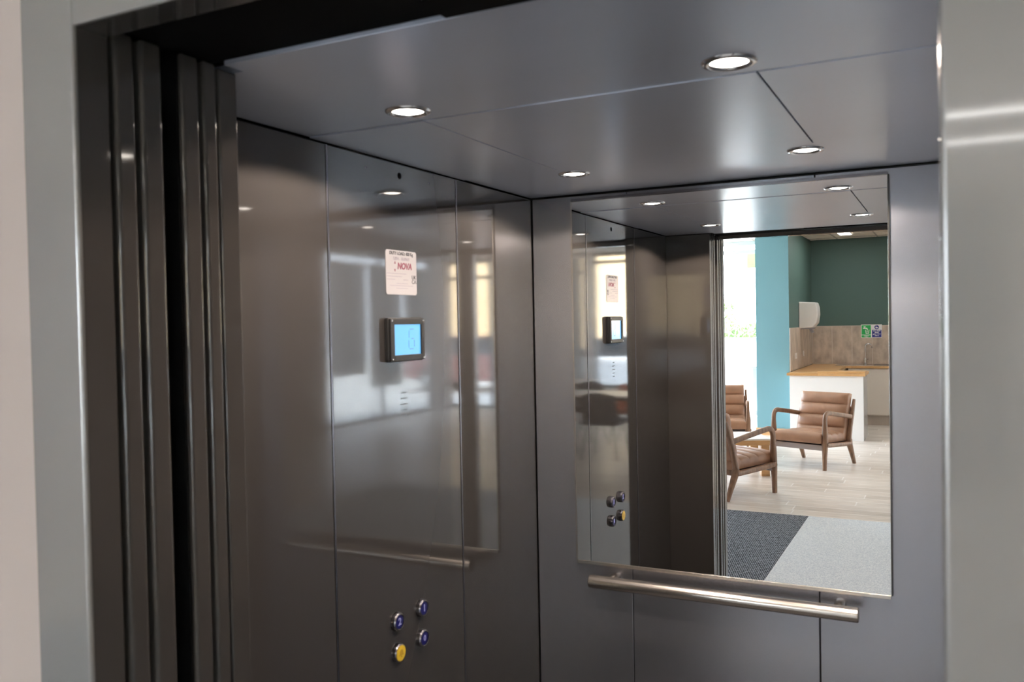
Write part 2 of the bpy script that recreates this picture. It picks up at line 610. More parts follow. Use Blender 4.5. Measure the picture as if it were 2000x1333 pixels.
# --- cabin ceiling: five panels with fine joints round the light positions
YS0, YS1, XS0, XS1 = 0.3167, 0.967, 0.285, 0.9244
ce_ = struct(obox('ceiling', 'shadow_gap', -0.05, W + 0.045, -0.10, D + 0.05, H + 0.018, H + 0.06), 'grey satin ceiling of the lift car with four recessed lights', 'ceiling')
g = 0.0012
LIGHTS = [(0.2975, 0.2441), (0.8961, 0.2441), (0.2975, 1.0462), (0.8961, 1.0462)]
RH = 0.036


def ceiling_panel(x0, x1, y0, y1, holes, drop=0.0):
    bm = bmesh.new()
    z0, z1 = H - drop, H + 0.016
    edges = []
    outer = [bm.verts.new((x, y, z0)) for x, y in ((x0, y0), (x1, y0), (x1, y1), (x0, y1))]
    for i in range(4):
        edges.append(bm.edges.new((outer[i], outer[(i + 1) % 4])))
    rings = []
    for hx, hy in holes:
        ring = [bm.verts.new((hx + RH * math.cos(2 * PI * k / 40), hy + RH * math.sin(2 * PI * k / 40), z0)) for k in range(40)]
        for k in range(40):
            edges.append(bm.edges.new((ring[k], ring[(k + 1) % 40])))
        rings.append(ring)
    bmesh.ops.triangle_fill(bm, use_beauty=True, use_dissolve=False, edges=edges, normal=(0, 0, -1))
    for loop in [outer] + rings:
        up_ = [bm.verts.new((v.co.x, v.co.y, z1)) for v in loop]
        for k in range(len(loop)):
            k2 = (k + 1) % len(loop)
            bm.faces.new((loop[k], loop[k2], up_[k2], up_[k]))
    return link('ceiling_panel', bm, 'cab_ceiling', ce_, smooth=30)


ceiling_panel(OX0 + 0.014, OX1, -0.138, -0.0985, [])
ceiling_panel(0.0, W, -0.0985, YS0 - g, LIGHTS[:2])
ceiling_panel(0.0, W, YS1 + g, D - 0.002, LIGHTS[2:])
ceiling_panel(0.0, XS0 - g, YS0 + g, YS1 - g, [], 0.0022)
ceiling_panel(XS0 + g, XS1 - g * 1.6, YS0 + g, YS1 - g, [], 0.0013)
ceiling_panel(XS1 + g * 1.6, W, YS0 + g, YS1 - g, [], 0.0013)
# folded front edge of the car ceiling
obox('ceiling_edge', 'cab_ceiling', OX0 + 0.014, OX1, -0.1395, -0.137, H - 0.0005, H + 0.022, ce_, bevel=0.001)

# --- dark door gear above the doors
trim3 = struct(obox('trim_3', 'black', -0.6, 1.32, -0.325, -0.1405, H + 0.006, H + 0.20), 'black door gear header above the lift doors', 'trim')
obox('track', 'black', 0.62, 1.30, -0.215, -0.15, H - 0.004, H + 0.006, trim3, bevel=0.001)

# --- landing door frame
tr_ = struct(bpy.data.objects.new('trim_1', None), 'grey satin metal landing frame round the lift doorway', 'trim')
sc.collection.objects.link(tr_)
FZ = 2.089
obox('jamb', 'frame', 0.102, OX0, YF, -0.334, 0.0, FZ + 0.10, tr_, bevel=0.005, seg=4)
obox('jamb', 'frame', OX1, 1.300, YF, -0.334, 0.0, FZ + 0.10, tr_, bevel=0.005, seg=4)
obox('frame_head', 'frame', OX0 - 0.0005, OX1 + 0.0005, YF + 0.0004, -0.334, FZ, FZ + 0.10, tr_, bevel=0.002, seg=2)
obox('head_soffit', 'door', OX0, OX1, YF + 0.004, -0.3335, FZ - 0.0008, FZ + 0.001, tr_)
obox('reveal', 'door', OX0 - 0.03, OX0 + 0.0006, YF + 0.006, -0.3335, 0.0, FZ, tr_)

# --- sliding doors, open: each set is two leaves stacked behind the jamb
d1 = struct(bpy.data.objects.new('door_1', None), 'open landing door of the lift, two stacked dark grey leaves', 'door')
sc.collection.objects.link(d1)
for y0, y1 in ((-0.322, -0.289), (-0.280, -0.243)):
    obox('door_leaf', 'door', -0.30, OX0, y0, y1, 0.004, H + 0.004, d1, bevel=0.007, seg=5)
d2 = struct(bpy.data.objects.new('door_2', None), 'open car door of the lift, two stacked dark grey leaves', 'door')
sc.collection.objects.link(d2)
for y0, y1 in ((-0.209, -0.176), (-0.168, -0.141)):
    obox('door_leaf', 'door', -0.30, OX0, y0, y1, 0.004, H + 0.004, d2, bevel=0.006, seg=5)
obox('gap_shade_sheet', 'black', -0.30, OX0 - 0.0075, -0.2125, -0.2085, 0.004, H + 0.004, d2)  # black sheet standing in for the shade between landing and car doors
struct(obox('trim_2', 'steel', -0.3, 1.193, -0.384, -0.218, -0.02, 0.001), 'metal door sill between lift and landing', 'trim')

# --- shaft front wall, the lounge's lift-side wall
for x0, x1, z0, z1 in ((-5.0, 0.103, 0, 2.97), (1.299, 8.0, 0, 2.97), (0.103, 1.299, FZ + 0.098, 2.97)):
    pass
bm = bmesh.new()
box(bm, -5.0, 0.110, -0.374, -0.336, 0, 2.97)
box(bm, 0.110, 1.292, -0.374, -0.336, FZ + 0.09, 2.97)
box(bm, 1.245, 1.292, -0.336, D + 0.2, H + 0.02, 2.97)
struct(link('wall_lift_side', bm, 'plaster', smooth=0), 'warm beige plastered wall beside the lift doorway', 'wall')
# shaft enclosure behind (keeps daylight out of the pocket)
bm = bmesh.new()
box(bm, -0.75, -0.65, -0.336, D + 0.3, -0.1, 3.1)
box(bm, -0.75, 1.29, D + 0.06, D + 0.3, -0.1, 3.1)
box(bm, -0.75, 1.245, -0.336, D + 0.3, 2.6, 3.1)
struct(link('wall_shaft', bm, 'black', smooth=0), 'dark lift shaft enclosure', 'wall')

# ================================================================== LOUNGE STRUCTURE
LX0, LX1, LY0, LZ = -5.0, 8.0, -11.12, 2.97
KX = -0.837                     # face of the kitchen side wall
struct(obox('floor', 'planks', LX0, LX1, -11.4, -3.735, -0.05, 0.0), 'pale oak plank floor of the lounge', 'floor')
obox('floor_base', 'planks', LX0, LX1, -3.735, 3.0, -0.06, -0.002).parent = bpy.data.objects['floor.001']
ct = struct(obox('ceiling', 'tile_ceiling', LX0 - 0.2, LX1 + 0.2, -11.4, 3.0, LZ + 0.004, LZ + 0.4), 'pale tiled suspended ceiling of the lounge', 'ceiling')
bm = bmesh.new()
x = -0.49 - 0.6 * 7
while x < LX1:
    box(bm, x - 0.012, x + 0.012, -11.12, -0.38, LZ - 0.002, LZ + 0.006)
    x += 0.61
y = -11.12 + 0.25
while y < -0.4:
    box(bm, LX0, LX1, y - 0.012, y + 0.012, LZ - 0.0015, LZ + 0.006)
    y += 0.61
link('ceiling_grid', bm, 'grid', ct, smooth=0)

bm = bmesh.new()
box(bm, KX - 0.46, KX, -11.30, -8.845, 0, LZ)
kw = struct(link('wall_kitchen_side', bm, 'green', smooth=0), 'dark green side wall of the kitchenette with a pale teal end face', 'wall')
obox('end_face', 'teal', KX - 0.462, KX + 0.001, -8.845, -8.838, 0, LZ, kw)
struct(obox('baseboard_column', 'oak', KX - 0.475, KX + 0.002, -8.838, -8.82, 0, 0.105), 'oak skirting under the teal wall end', 'baseboard')
struct(obox('wall_kitchen_back', 'green', KX, 1.9, -11.30, LY0, 0, LZ), 'dark green back wall of the kitchenette', 'wall')
struct(obox('wall_kitchen_far_side', 'white_wall', 1.75, 1.9, -11.12, -9.4, 0, LZ), 'white side wall at the far end of the kitchenette', 'wall')
# pale wall at the right of the far windows
struct(obox('wall_far_pier', 'white_wall', 4.75, 4.90, -11.30, -11.05, 0, LZ), 'pale wall pier between the far windows', 'wall')


def window(n, x0, x1, y0, y1, z0, z1, axis, mull, trans, fm, label):
    w = struct(bpy.data.objects.new('window_%d' % n, None), label, 'window')
    sc.collection.objects.link(w)
    bm = bmesh.new()
    t = 0.03
    if axis == 'x':
        ym = (y0 + y1) / 2
        for z in [z0 + t, z1 - t] + trans:
            box(bm, x0, x1, ym - 0.035, ym + 0.035, z - t, z + t)
        k = max(1, round((x1 - x0) / mull))
        for i in range(k + 1):
            xx = x0 + t + (x1 - x0 - 2 * t) * i / k
            box(bm, xx - t, xx + t, ym - 0.034, ym + 0.034, z0, z1)
        link('window_frame', bm, fm, w, smooth=0)
        obox('pane', 'glass', x0, x1, ym - 0.003, ym + 0.003, z0 + t, z1 - t, w)
    else:
        xm = (x0 + x1) / 2
        for z in [z0 + t, z1 - t] + trans:
            box(bm, xm - 0.035, xm + 0.035, y0, y1, z - t, z + t)
        k = max(1, round((y1 - y0) / mull))
        for i in range(k + 1):
            yy = y0 + t + (y1 - y0 - 2 * t) * i / k
            box(bm, xm - 0.034, xm + 0.034, yy - t, yy + t, z0, z1)
        link('window_frame', bm, fm, w, smooth=0)
        obox('pane', 'glass', xm - 0.003, xm + 0.003, y0, y1, z0 + t, z1 - t, w)
    return w


window(1, -5.0, KX - 0.46, -10.65, -10.55, 0.0, LZ, 'x', 1.85, [2.80], 'frame_white', 'tall glazed window wall left of the teal wall end')
window(2, 3.35, 4.75, -11.28, -11.18, 0.45, LZ, 'x', 1.4, [2.80], 'frame_grey', 'wide far window of the dining side')
window(3, 4.90, 8.0, -11.28, -11.18, 0.0, LZ, 'x', 1.2, [2.62], 'frame_grey', 'far corner window beyond the pale pier')
window(4, -5.05, -4.95, -10.6, -6.6, 0.0, LZ, 'y', 1.5, [], 'frame_grey', 'long glazed side wall of the lounge')
window(5, 7.95, 8.05, -10.6, -7.3, 0.0, LZ, 'y', 1.5, [], 'frame_grey', 'glazed side wall of the dining side')
struct(obox('wall_far_middle', 'white_wall', 1.9, 3.35, -11.30, -11.12, 0, LZ), 'pale far wall between the kitchenette and the far window', 'wall')
mb, nt_, b_ = new_mat('pale_blind_fabric')
nt_.nodes.remove(b_)
tl = nt_.nodes.new('ShaderNodeBsdfTranslucent')
tl.inputs['Color'].default_value = (0.18, 0.19, 0.195, 1)
df = nt_.nodes.new('ShaderNodeBsdfDiffuse')
df.inputs['Color'].default_value = (0.36, 0.37, 0.37, 1)
ads = nt_.nodes.new('ShaderNodeAddShader')
nt_.links.new(tl.outputs[0], ads.inputs[0])
nt_.links.new(df.outputs[0], ads.inputs[1])
nt_.links.new(ads.outputs[0], nt_.nodes['Material Output'].inputs[0])
M['blind'] = mb
rb = thing('roller_blind', 'pale roller blind drawn down over the far corner window', 'blind', (5.9, -11.12, 0))
obox('fabric', 'blind', -0.95, 0.95, -0.003, 0.0, 0.05, 2.88, rb)
obox('cassette', 'white_trim', -0.97, 0.97, -0.03, 0.04, 2.88, 2.955, rb, bevel=0.004)
for k_, (yy, zlow, lab) in enumerate(((-7.88, 0.85, 'pale roller blind on the dining side window, nearest the lift'),
                                 (-8.97, 0.60, 'pale roller blind in the middle of the dining side window'),
                                 (-10.06, 1.15, 'pale roller blind on the dining side window, in the far corner'))):
    r2 = thing('roller_blind', lab, 'blind', (7.90, yy, 0), group='roller blinds on the dining side window')
    obox('fabric', 'blind', -0.003, 0.0, -0.48, 0.48, zlow, 2.70, r2)
    obox('cassette', 'white_trim', -0.04, 0.03, -0.49, 0.49, 2.70, 2.775, r2, bevel=0.004)
struct(obox('wall_far_sill', 'white_wall', 3.35, 4.75, -11.30, -11.12, 0, 0.45), 'white sill wall under the far window', 'wall')
bm = bmesh.new()
box(bm, -5.1, -4.9, -6.6, -0.37, 0, LZ)
box(bm, 7.9, 8.1, -11.3, -10.6, 0, LZ)
struct(link('wall_lounge_corners', bm, 'plaster', smooth=0), 'warm beige side wall of the lounge', 'wall')
bm = bmesh.new()
box(bm, 7.9, 8.1, -7.3, 3.0, 0, LZ)
box(bm, 1.29, 8.1, 2.9, 3.0, 0, LZ)
struct(link('wall_hall', bm, 'plaster', smooth=0), 'warm beige walls of the hall beside the lift', 'wall')

# ================================================================== LIFT FITTINGS
# --- recessed ceiling lights


def downlight(x, y, label):
    t = thing('downlight', label, 'light', (x, y, H), group='recessed lights in the lift ceiling')
    bm = bmesh.new()
    lathe(bm, [(0.029, 0.006), (0.0295, 0.0), (0.0315, -0.0035), (0.036, -0.0045), (0.0415, -0.0030), (0.0435, 0.0), (0.0435, 0.0008)], 48)
    link('bezel', bm, 'chrome', t, smooth=60)
    bm = bmesh.new()
    lathe(bm, [(0.0, -0.0022), (0.020, -0.0018), (0.0285, 0.0005), (0.0292, 0.003)], 40)
    link('lamp_lens', bm, 'lamp', t, smooth=60)
    bm = bmesh.new()
    lathe(bm, [(0.0, 0.05), (0.033, 0.05), (0.033, 0.006)], 32)
    link('can', bm, 'black', t)
    ld = bpy.data.lights.new('downlight_beam', 'SPOT')
    ld.energy = 30.0
    ld.color = (1.0, 0.82, 0.68)
    ld.spot_size = math.radians(156)
    ld.spot_blend = 0.12
    ld.shadow_soft_size = 0.022
    lo = bpy.data.objects.new('downlight_beam', ld)
    sc.collection.objects.link(lo)
    lo.parent = t
    lo.location = (0, 0, -0.008)


downlight(*LIGHTS[0], 'round lit ceiling light near the doors, above the left wall panels')
downlight(*LIGHTS[1], 'largest round lit ceiling light, near the doors on the right')
downlight(*LIGHTS[2], 'smallest round lit ceiling light in the back left of the ceiling')
downlight(*LIGHTS[3], 'round lit ceiling light at the back, above the mirror on the right')

# --- mirror
MX0, MX1, MZ0, MZ1 = 0.142, 1.0557, 0.9443, 2.0769
mi = thing('mirror', 'large frameless wall mirror on the lift back wall above the handrail', 'mirror', (0, 0, 0))
obox('mirror_glass', 'mirror', MX0, MX1, D - 0.0075, D - 0.0012, MZ0, MZ1, mi, bevel=0.0012)
obox('mirror_channel', 'steel', MX0, MX1 - 0.001, D - 0.010, D - 0.0008, MZ0 - 0.010, MZ0 + 0.0012, mi, bevel=0.0012)['label'] = 'steel bottom channel'
obox('mirror_channel', 'ring_steel', MX0, MX1, D - 0.012, D - 0.0008, MZ1 - 0.001, MZ1 + 0.008, mi, bevel=0.001)['label'] = 'steel top channel'
for xx in (MX0 - 0.0035, MX1):
    obox('mirror_edge', 'shadow_gap' if xx > 0.5 else 'steel', xx, xx + 0.0035, D - 0.0076, D - 0.001, MZ0, MZ1, mi)

# --- handrail
RY, RZ, RR = D - 0.070, 0.901, 0.0200
hr = thing('handrail', 'brushed steel tubular handrail on the back wall under the mirror', 'handrail', (0, 0, 0))
bm = bmesh.new()


def along_x(cx, cy, cz):
    return lambda r, h, c, s: (cx + h, cy + r * c, cz + r * s)


lathe(bm, [(0.0, 0.208), (RR - 0.002, 0.208), (RR, 0.210), (RR, 0.976), (RR - 0.002, 0.978), (0.0, 0.978)], 40, along_x(0, RY, RZ))
rail_m = M['steel'].copy()
rail_m.name = 'brushed_steel_rail'
link('rail', bm, rail_m, hr, smooth=40)
for bx in (0.268, 0.924):
    bm = bmesh.new()
    lathe(bm, [(0.0, 0.0), (0.0155, 0.0), (0.0155, 0.018), (0.014, 0.022), (0.0115, 0.0695)], 24, lambda r, h, c, s, bx=bx: (bx + r * c, D - h, RZ + r * s))
    link('bracket', bm, 'steel', hr)

# --- display unit on the left wall
dp = thing('floor_display', 'black framed blue lit floor display on the lift control panel', 'display', (0, 0.647, 1.664))
F = WALL_LEFT_FRAME


def rel(frame_u0, v0):
    return None


bm = bmesh.new()
prism(bm, round_rect(-0.076, 0.076, -0.0535, 0.0535, 0.006), 0.0, 0.012, lambda u, v, w: F @ Vector((u, v, w)))
link('housing', bm, 'black_plastic', dp, bevel=0.003, seg=3, smooth=30)
for u0, u1, v0, v1 in ((-0.0735, -0.057, -0.051, 0.051), (0.060, 0.0735, -0.051, 0.051), (-0.057, 0.060, 0.037, 0.051), (-0.057, 0.060, -0.051, -0.037)):
    plate('bezel', 'black_plastic', F, u0, u1, v0, v1, 0.012, 0.0175, dp, bevel=0.0012)
s_ = plate('screen', 'screen', F, -0.057, 0.060, -0.037, 0.037, 0.0122, 0.0135, dp)
s_['label'] = 'lit blue screen'
# seven-segment style character G
bm = bmesh.new()
for u0, u1, v0, v1 in ((0.014, 0.030, 0.024, 0.0265), (0.008, 0.0105, 0.004, 0.022), (0.0065, 0.009, -0.020, -0.002),
                       (0.020, 0.030, 0.0005, 0.003), (0.031, 0.0335, -0.018, -0.002), (0.012, 0.028, -0.0245, -0.022)):
    box(bm, 0.0135, 0.0139, u0, u1, v0, v1)
link('segment_digit', bm, 'digit', s_, smooth=0)
for u, v in ((-0.0685, 0.0465), (0.0685, 0.0465), (-0.0685, -0.0465), (0.0685, -0.0465)):
    bm = bmesh.new()
    lathe(bm, [(0.0, 0.0195), (0.0022, 0.019), (0.003, 0.0172)], 16, lambda r, h, c, s, u=u, v=v: (h, u + r * c, v + r * s))
    link('screw', bm, 'chrome', dp)

# --- notice sticker on the left wall (duty load plate)
st = thing('notice_sticker', 'white rounded duty load notice on the control panel above the display', 'notice', (0, 0.648, 1.828))
plate('backing', 'sticker', F, -0.066, 0.066, -0.054, 0.054, 0.0002, 0.0012, st, r=0.007)
text_mesh('lettering', 'DUTY LOAD: 400 Kg', 0.0112, 'ink', F, 0.000, 0.0465, 0.0013, st, bold=0.0003)
text_mesh('lettering', 'L894 - 860069', 0.0118, 'ink_grey', F, 0.000, 0.0335, 0.0013, st)
text_mesh('lettering', 'NOVA', 0.0215, 'ink_red', F, 0.013, 0.0155, 0.0013, st, shear=0.15, bold=0.0007)
bm = bmesh.new()
prism(bm, [(-0.031, 0.021), (-0.025, 0.021), (-0.028, 0.0275)], 0.0012, 0.0016, lambda u, v, w: F @ Vector((u, v, w)))
prism(bm, [(-0.032, 0.008), (-0.028, 0.0015), (-0.026, 0.008)], 0.0012, 0.0016, lambda u, v, w: F @ Vector((u, v, w)))
for k in range(14):
    pass
link('logo_arrows', bm, 'ink_red', st, smooth=0)
text_mesh('lettering', 'UK', 0.0145, 'ink', F, 0.0535, -0.0105, 0.0013, st, xs=1.0)
text_mesh('lettering', 'CA', 0.0145, 'ink', F, 0.0535, -0.0215, 0.0013, st, xs=1.0)
bm = bmesh.new()
rnd = random.Random(3)


def faint_line(u0, u1, v, h):
    u = u0
    while u < u1 - 0.002:
        w_ = rnd.uniform(0.003, 0.009)
        box(bm, 0.0012, 0.0015, u, min(u + w_, u1), v, v + h)
        u += w_ + 0.0012


for a_ in ((-0.064, 0.020, -0.0035, 0.0016), (-0.064, 0.000, -0.0105, 0.0016), (-0.064, -0.027, -0.018, 0.0016), (0.007, 0.027, -0.018, 0.0016),
           (-0.022, 0.026, -0.027, 0.0012), (-0.050, 0.052, -0.0325, 0.0011), (-0.024, 0.028, -0.039, 0.0012)):
    faint_line(*a_)
link('small_print', bm, 'ink_grey', st, smooth=0)

# --- speaker slots under the display
bm = bmesh.new()
for k in range(5):
    vv = -0.028 + k * 0.014
    half = 0.016 - abs(k - 2) * 0.0025
    box(bm, 0.0001, 0.0004, -half, half, vv - 0.0012, vv + 0.0012)
t_ = link('speaker_grille', bm, 'shadow_gap', smooth=0, loc=(0, 0.648, 1.505))
tag(t_, 'faint speaker slots in the control panel below the display', 'speaker')

# --- sensor hole and panel screws
bm = bmesh.new()
lathe(bm, [(0.0, 0.0012), (0.0065, 0.0012), (0.008, 0.0008), (0.008, 0.0)], 24, lambda r, h, c, s: (h, r * c, r * s))
t_ = link('sensor', bm, 'black', loc=(0, 0.649, 2.0655))
tag(t_, 'small round black sensor at the top of the control panel', 'sensor')
for yy, side in ((0.512, 'left'), (0.784, 'right')):
    bm = bmesh.new()
    lathe(bm, [(0.0, 0.0012), (0.0022, 0.001), (0.0028, 0.0)], 16, lambda r, h, c, s: (h, r * c, r * s))
    t_ = link('screw', bm, 'ring_steel', loc=(0, yy, 2.0655))
    tag(t_, 'tiny screw head at the top of the control panel, %s of the black sensor' % side, 'screw')


# --- push buttons
def button(y, z, cap, sym, label, draw):
    t = thing('push_button', label, 'button', (0, y, z), group='lift control buttons')
    P = lambda r, h, c, s: (h, r * c, r * s)
    bm = bmesh.new()
    lathe(bm, [(0.0165, 0.012), (0.0185, 0.0135), (0.0205, 0.0125), (0.0225, 0.008), (0.0228, 0.0)], 40, P)
    link('ring', bm, 'ring_steel' if cap == 'blue_cap' else 'ring_steel', t, smooth=50)
    bm = bmesh.new()
    rr = 0.0172 if cap == 'blue_cap' else 0.0205
    hh = 0.0120 if cap == 'blue_cap' else 0.0142
    lathe(bm, [(0.0, hh), (rr * 0.6, hh - 0.0003), (rr - 0.001, hh - 0.001), (rr, hh - 0.003), (rr, 0.004)], 36, P)
    link('cap', bm, cap, t, smooth=50)
    draw(t, hh, sym)


def sym_text(ch, size):
    def f(t, hh, sym):
        text_mesh('symbol', ch, size, sym, F, 0, 0, hh - 0.0002, t, extrude=0.0006, bold=0.0006)
    return f


def sym_bell(t, hh, sym):
    bm = bmesh.new()
    pts = [(-0.010, -0.005), (0.010, -0.005), (0.0075, -0.002), (0.0065, 0.005), (0.003, 0.009), (-0.003, 0.009), (-0.0065, 0.005), (-0.0075, -0.002)]
    prism(bm, pts, hh - 0.0004, hh + 0.0003, lambda u, v, w: F @ Vector((u, v, w)))
    pts = [(0.003 * math.cos(a * PI / 6), -0.0078 + 0.002 * math.sin(a * PI / 6)) for a in range(12)]
    prism(bm, pts, hh - 0.0006, hh + 0.0003, lambda u, v, w: F @ Vector((u, v, w)))
    link('symbol', bm, sym, t, smooth=0)


button(0.701, 0.983, 'blue_cap', 'pale_blue', 'blue lift button marked 1, upper right of the four', sym_text('1', 0.024))
button(0.592, 0.983, 'blue_cap', 'pale_blue', 'blue lift button marked 2, upper left of the four', sym_text('2', 0.024))
button(0.700, 0.907, 'blue_cap', 'pale_blue', 'blue lift button with a round symbol, beside the yellow button', sym_text('0', 0.019))
button(0.593, 0.907, 'yellow_cap', 'ochre', 'yellow alarm button, lower left of the four lift buttons', sym_bell)

# ================================================================== LOUNGE: MATS
t_ = obox('entrance_mat', 'carpet_dark', -3.4, 0.1185, -3.735, -0.39, -0.002, 0.004)
tag(t_, 'charcoal ribbed entrance mat beside the plank floor', 'mat')
bm = bmesh.new()
prism(bm, [(0.1215, -3.735), (4.2, -3.735), (4.2, -0.39), (0.1215, -0.39)], -0.002, 0.004, lambda u, v, w: (u, v, w))
t_ = link('carpet', bm, 'carpet_light', smooth=0)
tag(t_, 'pale grey carpet in front of the lift, right of the charcoal mat', 'carpet')
t_ = obox('carpet', 'carpet_dark', 1.31, 7.85, -0.385, 2.88, -0.002, 0.004)  # unseen, added dark to dim what the left wall reflects
tag(t_, 'unseen charcoal carpet added beside the lift to darken the wall reflections', 'carpet')


# ================================================================== ARMCHAIRS
def cushion(name, w, l, t, n, amp, m, parent, axis_rot, loc, sewn=0.012):
    """channelled cushion: width w (x), length l (y), thickness t (z); n channels along y"""
    bm = bmesh.new()
    NU, NV = 16, n * 12
    top, bot = [], []

    def edge(a, p=6.0):
        return max(0.0, 1 - abs(a) ** p) ** 0.5
    for j in range(NV + 1):
        v = j / NV
        # denser near the ends
        a = 2 * v - 1
        rt, rb = [], []
        for i in range(NU + 1):
            b = math.sin((2 * i / NU - 1) * PI / 2)
            e = min(edge(a, 14), edge(b, 10))
            ch = abs(math.sin(PI * v * n)) ** 0.45
            zt = t / 2 * (0.62 + 0.38 * e) + amp * ch * edge(b, 4) * e - sewn * (1 - ch)
            zt += 0.010 * (1 - a * a) * (1 - b * b)
            rt.append(bm.verts.new((b * w / 2, a * l / 2, zt)))
            rb.append(bm.verts.new((b * w / 2, a * l / 2, -t / 2 * (0.80 + 0.20 * e))))
        top.append(rt)
        bot.append(rb)
    for j in range(NV):
        for i in range(NU):
            bm.faces.new((top[j][i], top[j][i + 1], top[j + 1][i + 1], top[j + 1][i]))
            bm.faces.new((bot[j][i + 1], bot[j][i], bot[j + 1][i], bot[j + 1][i + 1]))
        bm.faces.new((top[j][0], top[j + 1][0], bot[j + 1][0], bot[j][0]))
        bm.faces.new((top[j + 1][NU], top[j][NU], bot[j][NU], bot[j + 1][NU]))
    for i in range(NU):
        bm.faces.new((top[0][i + 1], top[0][i], bot[0][i], bot[0][i + 1]))
        bm.faces.new((top[NV][i], top[NV][i + 1], bot[NV][i + 1], bot[NV][i]))
    mx = Matrix.Translation(loc) @ Euler(axis_rot).to_matrix().to_4x4()
    bmesh.ops.transform(bm, matrix=mx, verts=bm.verts[:])
    return link(name, bm, m, parent, smooth=75)


def bez(p0, p1, p2, n=6):
    out = []
    for k in range(n + 1):
        t = k / n
        out.append(tuple(a * (1 - t) ** 2 + 2 * b * t * (1 - t) + c * t * t for a, b, c in zip(p0, p1, p2)))
    return out


def armchair(loc, rz, label):
    t = thing('armchair', label, 'armchair', loc, rz, 'tan leather armchairs in the lounge')
    hx = 0.318
    X = Vector((1, 0, 0))
    for s in (-1, 1):
        x = s * hx
        # front leg rising into the armrest in one bend
        pts = [(x, 0.322, 0.0), (x, 0.318, 0.15), (x, 0.312, 0.27), (x, 0.308, 0.40), (x, 0.305, 0.53)]
        pts += bez((x, 0.304, 0.56), (x, 0.300, 0.632), (x, 0.225, 0.630), 7)
        pts += [(x, 0.10, 0.612), (x, -0.05, 0.588), (x, -0.18, 0.566), (x, -0.285, 0.548)]
        k = len(pts)
        sz = []
        for q in pts:
            if q[2] < 0.05:
                sz.append((0.022, 0.020))
            elif q[2] < 0.2:
                sz.append((0.024, 0.024))
            elif q[2] < 0.42 and q[1] > 0.29:
                sz.append((0.026, 0.032))
            else:
                sz.append((0.026, 0.020))
        bm = bmesh.new()
        sweep(bm, pts, sz, 14, 3.2, up=Vector((1, 0, 0)).cross(Vector((0, 0, 1))) if False else Vector((0.02, 1, 0.3)) if False else X)
        bmesh.ops.remove_doubles(bm, verts=bm.verts[:], dist=1e-5)
        link('arm_frame', bm, 'walnut', t, smooth=50)
        # rear leg and back post
        bm = bmesh.new()
        pts = [(x, -0.350, 0.0), (x, -0.300, 0.11), (x, -0.245, 0.225), (x, -0.225, 0.29)]
        sweep(bm, pts, [(0.021, 0.018), (0.023, 0.024), (0.025, 0.032), (0.025, 0.036)], 14, 3.2, up=X)
        link('leg', bm, 'walnut', t, smooth=50)
        bm = bmesh.new()
        pts = [(x, -0.222, 0.255), (x, -0.236, 0.33), (x, -0.262, 0.44), (x, -0.297, 0.56), (x, -0.330, 0.66), (x, -0.358, 0.742)]
        sweep(bm, pts, [(0.024, 0.032), (0.023, 0.026), (0.023, 0.024), (0.023, 0.025), (0.020, 0.019), (0.017, 0.014)], 14, 3.2, up=X)
        link('back_post', bm, 'walnut', t, smooth=50)
        bm = bmesh.new()
        pts = [(x, 0.315, 0.285), (x, 0.25, 0.272), (x, 0.05, 0.258), (x, -0.15, 0.248), (x, -0.235, 0.245)]
        sweep(bm, pts, [(0.025, 0.042), (0.024, 0.030), (0.024, 0.027), (0.024, 0.030), (0.024, 0.040)], 14, 3.2, up=X)
        link('side_rail', bm, 'walnut', t, smooth=50)
    bm = bmesh.new()
    box(bm, -hx, hx, 0.288, 0.312, 0.214, 0.275)
    fr = link('front_rail', bm, 'rail_sheen', t, bevel=0.004)
    fr['label'] = 'wooden front rail with its pale reflection painted in'
    bm = bmesh.new()
    box(bm, -hx, hx, -0.250, -0.225, 0.225, 0.275)
    link('back_rail', bm, 'walnut', t, bevel=0.004)
    bm = bmesh.new()
    box(bm, -hx, hx, -0.345, -0.325, 0.60, 0.66)
    link('top_rail', bm, 'walnut', t, bevel=0.004)
    bm = bmesh.new()
    box(bm, -hx + 0.01, hx - 0.01, -0.22, 0.29, 0.245, 0.262)
    link('seat_base', bm, 'dark_fabric', t)
    cushion('seat_cushion', 0.588, 0.61, 0.112, 5, 0.012, 'leather', t, (math.radians(2.5), 0, 0), (0, 0.055, 0.335))
    cushion('back_cushion', 0.590, 0.545, 0.095, 4, 0.020, 'leather', t, (math.radians(-74.5), 0, 0), (0, -0.243, 0.548))
    return t


def chair_pose(fl, fr, bl, br):
    c = (Vector(fl) + Vector(fr) + Vector(bl) + Vector(br)) / 4
    f = ((Vector(fl) + Vector(fr)) / 2 - (Vector(bl) + Vector(br)) / 2)
    return c, math.atan2(f.y, f.x) - PI / 2


c_, a_ = chair_pose((-0.629, -6.306), (-0.035, -6.09), (-0.393, -6.91), (0.21, -6.692))
ch1 = armchair((c_.x, c_.y, 0), a_, 'tan leather armchair in front of the white kitchen peninsula')
f_ = Vector((0.31, -0.56)).normalized()
l_ = Vector((-f_.y, f_.x))
mid = Vector((-0.478, -4.383)) - l_ * 0.318
ch2 = copy_tree(ch1)
ch2.location = (mid.x, mid.y, 0)
ch2.rotation_euler = (0, 0, math.atan2(f_.y, f_.x) - PI / 2)
ch2['label'] = 'nearest tan leather armchair, side on beside the charcoal mat'
ch3 = copy_tree(ch1)
ch3.location = (-1.46, -7.35, 0)
ch3.rotation_euler = (0, 0, math.radians(-14))
ch3['label'] = 'tan leather armchair behind the low table, before the window wall'

